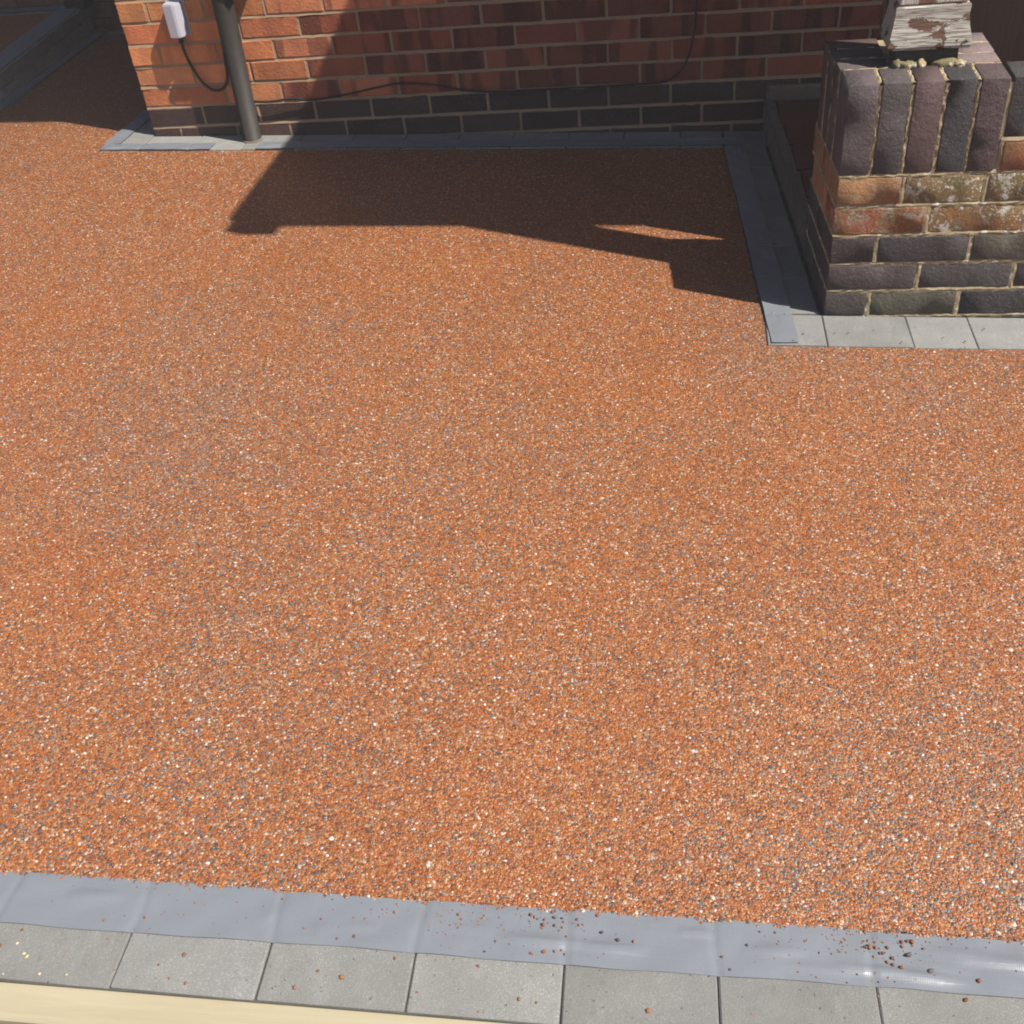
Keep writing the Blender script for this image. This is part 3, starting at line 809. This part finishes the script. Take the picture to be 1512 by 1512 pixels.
link('base_block', to_mesh(bm, 'base_block'), M_flaky, post)
box('shaft', -.074, .078, -.055, .055, .133, 1.60, M_flakyv, post, .004, .001)
bp = thing('porch_frame_post', 'dark timber frame post close behind the flaking porch post', 'post', (1.845, -1.04, ZS))
box('shaft', -.061, .061, -.045, .045, 0, 2.13, M_oldpaint, bp, .004)
box('sun_stop_panel', .062, .36, -.030, .030, 0, 2.13, M_door, bp, .003)  # added panel, stops sun slipping past the post onto the step and kerb
box('bead', -.074, -.061, -.040, -.020, .02, 2.1, M_oldpaint, bp, .003)
pr_ = thing('porch_roof', 'flat felted porch canopy with white timber fascia above the pier and door', 'canopy', (0, .035, 2.20))
RX = 1.328
box('felt_deck', RX + .012, 3.4, -1.43, -.04, .03, .12, M_roof, pr_)
box('soffit', RX + .010, 3.4, -1.425, -.042, .0, .028, M_whitewood, pr_)
box('bargeboard', RX - .012, RX + .010, -1.43, -.39, -.005, .135, M_whitewood, pr_, .002)
box('fascia', RX + .012, 3.4, -1.452, -1.432, .0, .135, M_whitewood, pr_, .002)
box('gutter_stop', RX - .018, RX + .105, -1.515, -1.433, .0, .10, M_pipe, pr_, .004)

# ================================================================ FOREGROUND TIMBER
pl = thing('timber_plank', 'pale sawn timber plank on edge in front of the kerb at lower left', 'plank', (FX, FY, 0))
pm = box('board', -2.2, 2.6, -.1365, -.0834, g(FX, FY) - .10, g(FX, FY) - .001, M_pine, pl, .0025)
pm.rotation_euler = (math.atan(GC), -math.atan(GB * math.cos(FA)), FA)
pm.location = (0, 0, 0)
# rotate about the kerb line, keeping the board's top level with the blocks
c0 = Vector((0, -.11, g(FX, FY) - .004)); R = TILT @ Matrix.Rotation(FA, 3, 'Z')
pm.matrix_local = Matrix.Translation(Vector((0, -.11, g(FX, FY - .11) - .004)) - R @ c0) @ R.to_4x4()

# ================================================================ AGGREGATE ON THE DRIVE
Minv = np.array(M).T
def project(x, y, z):
    q = (np.stack([x, y, z], 1) - np.array(CAM)) @ np.array(M)
    return .5 + 1592.76 / 1512 * q[:, 0] / -q[:, 2], .5 - 1592.76 / 1512 * q[:, 1] / -q[:, 2]
def vnoise(x, y, sc, seed):
    r = np.random.default_rng(seed); G = r.random((128, 128))
    u, v = x * sc + 40, y * sc + 40; i, j = np.floor(u).astype(int) % 127, np.floor(v).astype(int) % 127
    a, b = u - np.floor(u), v - np.floor(v); a = a * a * (3 - 2 * a); b = b * b * (3 - 2 * b)
    return (G[i, j] * (1 - a) * (1 - b) + G[i + 1, j] * a * (1 - b) + G[i, j + 1] * (1 - a) * b + G[i + 1, j + 1] * a * b)
pt = .0043
XX, YY = np.meshgrid(np.arange(-1.7, 3.0, pt), np.arange(-3.30, -.45, pt * .866))
XX = XX + (np.arange(XX.shape[0])[:, None] % 2) * pt / 2
x = (XX + rng.uniform(-.4, .4, XX.shape) * pt).ravel(); y = (YY + rng.uniform(-.4, .4, XX.shape) * pt).ravel()
top = FY + (x - FX) * math.tan(FA) + .0785 + .0012 * np.sin(x * 60) + .0016 * np.sin(x * 173 + 1) + rng.uniform(-.0036, .0024, len(x))
keep = y > top
pyl = RA.x + (y - RA.y) * (RD.x / RD.y)
keep &= ~((x > pyl - .001) & (y > -1.586))
keep &= ~((x > 1.503) & (y > -1.586))
fade = np.clip((-.55 - y) / .9, 0, 1)
keep &= rng.random(len(x)) < fade
u, v = project(x, y, g(x, y)); keep &= (u > -.17) & (u < 1.17) & (v < 1.12)
x, y = x[keep], y[keep]; N = len(x)
r = rng.uniform(.0014, .0030, N) * np.where(rng.random(N) < .10, 1.45, 1)
el = rng.uniform(.7, 1.0, N); an = rng.uniform(0, 2 * np.pi, N); hh = r * rng.uniform(.3, .95, N); nr = 6
k = np.arange(nr) * 2 * np.pi / nr
rad = r[:, None] * rng.uniform(.82, 1.15, (N, nr))
lx = rad * np.cos(k); ly = rad * np.sin(k) * el[:, None]
ca_, sa_ = np.cos(an)[:, None], np.sin(an)[:, None]
gx = x[:, None] + lx * ca_ - ly * sa_; gy = y[:, None] + lx * sa_ + ly * ca_
base = g(x, y) + np.where(y < FY + (x - FX) * math.tan(FA) + .082, .0088, 0.) - .0002 + rng.uniform(-.0007, .0006, N)
gz_ = (g(gx, gy) - g(x, y)[:, None]) + base[:, None] + rng.uniform(-.0003, .0006, (N, nr))
tx = x + rng.uniform(-.4, .4, N) * r; ty = y + rng.uniform(-.4, .4, N) * r; tz = base + hh
V = np.empty((N, nr + 1, 3)); V[:, :nr, 0] = gx; V[:, :nr, 1] = gy; V[:, :nr, 2] = gz_
V[:, nr, 0] = tx; V[:, nr, 1] = ty; V[:, nr, 2] = tz
f = np.stack([np.arange(nr), (np.arange(nr) + 1) % nr, np.full(nr, nr)], 1)
F = (np.arange(N)[:, None, None] * (nr + 1) + f[None]).reshape(-1)
me = bpy.data.meshes.new('aggregate'); me.vertices.add(N * (nr + 1)); me.vertices.foreach_set('co', V.reshape(-1))
me.loops.add(len(F)); me.loops.foreach_set('vertex_index', F.astype(np.int32))
me.polygons.add(len(F) // 3); me.polygons.foreach_set('loop_start', np.arange(0, len(F), 3, dtype=np.int32))
me.update(calc_edges=True)
me.polygons.foreach_set('use_smooth', np.ones(len(F) // 3, dtype=bool))
cum = np.array([p for p, _ in PAL]); cols = np.array([c for _, c in PAL])
patch = vnoise(x, y, 1.9, 1) * .5 + vnoise(x, y, 5.5, 2) * .3 + vnoise(x, y, 21, 3) * .25
q = rng.random(N); q = np.where(q < .93, np.clip(q + (patch - .50) * .75, 0, .93), q)
ci = np.searchsorted(cum, q); col = cols[np.minimum(ci, len(cols) - 1)] * rng.uniform(.78, 1.22, (N, 1)) * rng.uniform(.94, 1.06, (N, 3))
A = me.attributes.new('col', 'FLOAT_COLOR', 'POINT')
cc = np.ones((N, nr + 1, 4), dtype=np.float32); cc[:, :, :3] = col[:, None, :]
A.data.foreach_set('color', cc.reshape(-1))
me.validate()
agg = link('aggregate', me, M_stone)
tag(agg, 'crushed orange, brown and grey stones set in the resin of the driveway', kind='stuff')
print('stones', N)

# ---- loose chips lying on the tape and blocks
def chip_mesh(k):
    bm = bmesh.new(); bmesh.ops.create_icosphere(bm, subdivisions=1, radius=1); r = random.Random(k)
    for v in bm.verts: v.co *= r.uniform(.72, 1.12)
    for v in bm.verts: v.co.z *= .7
    return to_mesh(bm, 'stone_chip', True)
chips = [chip_mesh(k) for k in range(5)]
CCOL = [(.30, .11, .05), (.36, .15, .075), (.25, .095, .05), (.13, .10, .09), (.17, .13, .11), (.36, .21, .13)]
def unproj(u_, v_):
    d = M @ Vector(((u_ - 756) / 1592.76, -(v_ - 756) / 1592.76, -1)); o = Vector(CAM)
    t = (GA + GB * o.x + GC * o.y - o.z) / (d.z - GB * d.x - GC * d.y); return o + t * d
def chip(u_, v_, s, ci, label, group, dz=.0088):
    p = unproj(u_, v_)
    o = link('stone_chip', chips[random.randrange(5)], M_chip, None, (p.x, p.y, g(p.x, p.y) + dz + s * .5), (random.uniform(-.4, .4), random.uniform(-.4, .4), random.uniform(0, 6)), CCOL[ci])
    s *= .78; o.scale = (s * random.uniform(.9, 1.25), s * random.uniform(.75, 1), s * random.uniform(.8, 1)); tag(o, label, 'stone chip', group); return o
random.seed(17)
def where(u_, v_):
    if u_ < 300: return 'near the left end of the foreground tape'
    if u_ < 600: return 'on the foreground tape left of centre'
    if u_ < 780: return 'on the foreground tape just left of the main scatter'
    if u_ < 840: return 'in the main scatter at the middle of the foreground tape'
    if u_ < 960: return 'at the right of the main scatter on the foreground tape'
    if u_ < 1200: return 'alone on the foreground tape right of the main scatter'
    if u_ < 1350: return 'in the tight cluster at the right of the foreground tape'
    return 'right of the tight cluster on the foreground tape'
T1 = 'orange brown stone chip '; T2 = 'dark grey stone chip '
G1 = 'orange stone chips on the tape'; G2 = 'dark stone chips on the tape'
for (u_, v_, s, ci) in [(157, 1364, .0032, 1), (217, 1360, .0030, 0), (187, 1357, .0018, 0), (420, 1332, .0026, 1), (476, 1362, .0024, 2), (493, 1333, .0018, 2), (500, 1391, .0030, 0), (525, 1388, .0036, 2),
        (679, 1356, .0036, 1), (716, 1357, .0020, 2), (733, 1395, .0030, 0), (738, 1360, .0018, 0), (785, 1356, .0036, 0), (791, 1359, .0030, 5), (803, 1371, .0042, 2), (805, 1363, .0026, 0), (820, 1372, .0032, 2), (816, 1352, .0030, 0), (837, 1388, .0022, 2),
        (853, 1363, .0036, 0), (861, 1370, .0018, 2), (883, 1357, .0040, 0), (855, 1371, .0024, 2), (785, 1413, .0034, 0), (804, 1411, .0042, 0), (820, 1410, .0034, 1), (835, 1414, .0028, 5), (766, 1347, .0026, 0), (936, 1396, .0036, 1), (774, 1402, .0016, 2),
        (1066, 1418, .0030, 0), (1283, 1404, .0052, 1), (1291, 1405, .0032, 0), (1309, 1405, .0044, 0), (1298, 1413, .0032, 2), (1330, 1397, .0046, 0), (1338, 1395, .0040, 2), (1345, 1396, .0048, 0), (1331, 1403, .0034, 1), (1309, 1426, .0036, 0), (1317, 1430, .0040, 2), (1330, 1435, .0052, 0), (1443, 1454, .0044, 2), (1362, 1406, .0026, 2), (1302, 1397, .0020, 0)]:
    chip(u_, v_, s, ci, ('large ' if s > .0041 else 'tiny ' if s < .0025 else 'small ') + T1 + where(u_, v_), G1)
for (u_, v_, s, ci) in [(820, 1360, .0036, 4), (831, 1361, .0030, 4), (889, 1382, .0042, 3), (913, 1394, .0046, 3), (1277, 1404, .0040, 3), (1302, 1413, .0040, 3), (1316, 1420, .0040, 3), (1340, 1416, .0060, 3), (1372, 1440, .0056, 4), (1379, 1448, .0044, 4), (717, 1410, .0024, 3), (1103, 1401, .0030, 3), (1078, 1437, .0030, 4)]:
    chip(u_, v_, s, ci, ('large ' if s > .0045 else 'small ') + T2 + where(u_, v_), G2)
for (u_, v_, s, ci) in [(35, 1377, .0036, 2), (2, 1400, .0046, 2), (97, 1414, .0030, 5), (274, 1413, .0044, 0), (236, 1428, .0030, 0), (252, 1448, .0032, 1), (276, 1455, .0036, 1), (402, 1430, .0026, 5), (437, 1462, .0042, 1), (471, 1437, .0036, 0), (506, 1447, .0052, 1), (584, 1419, .0036, 2), (707, 1430, .0034, 0), (767, 1479, .0042, 1), (793, 1484, .0030, 1), (957, 1496, .0052, 1), (1425, 1481, .0046, 2)]:
    chip(u_, v_, s, ci, ('larger' if s > .0042 else 'small') + ' chip on the ' + ('leftmost' if u_ < 170 else 'second' if u_ < 390 else 'third' if u_ < 608 else 'fourth' if u_ < 832 else 'fifth' if u_ < 1060 else 'rightmost') + ' bare grey block of the front kerb', 'stone chips on the front kerb blocks', .0052)
for (u_, v_) in [(1140, 467), (1158, 468), (1143, 497), (1171, 508), (1186, 497), (1232, 496), (1252, 496), (1290, 491), (1424, 509), (1452, 490), (1392, 503), (1330, 510)]:
    chip(u_, v_, random.uniform(.003, .0045), random.choice([0, 2, 3]), 'small stone chip on the ' + ('corner tape' if u_ < 1174 else 'corner block' if u_ < 1222 else 'long kerb block' if u_ < 1345 else 'rightmost kerb blocks') + ' in front of the brick pier', 'stone chips on the pier kerb', .0075)
for (u_, v_, s) in [(28, 1396, .0030), (38, 1411, .0040), (42, 1416, .0044), (61, 1441, .0044), (100, 1442, .0028), (7, 1441, .0024)]:
    o = chip(u_, v_, s, 5, 'pale cream wood flake lying on the grey kerb block at lower left', 'wood flakes on the kerb block', .0045); o.name = 'wood_flake'; o['category'] = 'wood flake'; o.color = (.72, .62, .40, 1)

# ---- finest grit on the foreground tape and blocks, too small to count
bm = bmesh.new(); rg = random.Random(31)
for k in range(420):
    cx_ = rg.choice((.52, .95, 1.02, 1.02, 1.12, 1.50, 1.55, 1.55, None)); 
    xx = rg.uniform(.25, 1.85) if cx_ is None else rg.gauss(cx_, .07)
    oo = .078 - abs(rg.gauss(0, .035)) if rg.random() < .75 else rg.uniform(-.08, .07)
    if oo < -.08: continue
    q = .0005 + .0011 * rg.random() ** 2; yy = fl(xx) + oo; zz = g(xx, yy) + (.0090 if oo > 0 else .0052)
    m_ = Matrix.Translation((xx, yy, zz)) @ Euler((rg.random() * 6, rg.random() * 6, rg.random() * 6)).to_matrix().to_4x4() @ Matrix.Diagonal((q, q * .8, q * .6, 1))
    bmesh.ops.create_cube(bm, size=2, matrix=m_)
tag(link('grit', to_mesh(bm, 'grit'), M_chip, color=(.27, .12, .07)), 'fine orange brown grit scattered on the foreground tape and kerb blocks', kind='stuff')

# ================================================================ GLARE: thin scattering volume added to stand in for lens glare
hz = box('glare_haze', -125, 125, -125, 125, -1.2, 5.2, None)
hm = bpy.data.materials.new('thin_glare_haze'); hm.use_nodes = True; ht = hm.node_tree; ht.nodes.clear()
ho = ht.nodes.new('ShaderNodeOutputMaterial'); hv = ht.nodes.new('ShaderNodeVolumePrincipled')
hv.inputs['Color'].default_value = (.97, .945, .93, 1); hv.inputs['Density'].default_value = .0058; hv.inputs['Anisotropy'].default_value = 0
ht.links.new(hv.outputs[0], ho.inputs['Volume']); hz.data.materials.append(hm); tag(hz, kind='stuff')
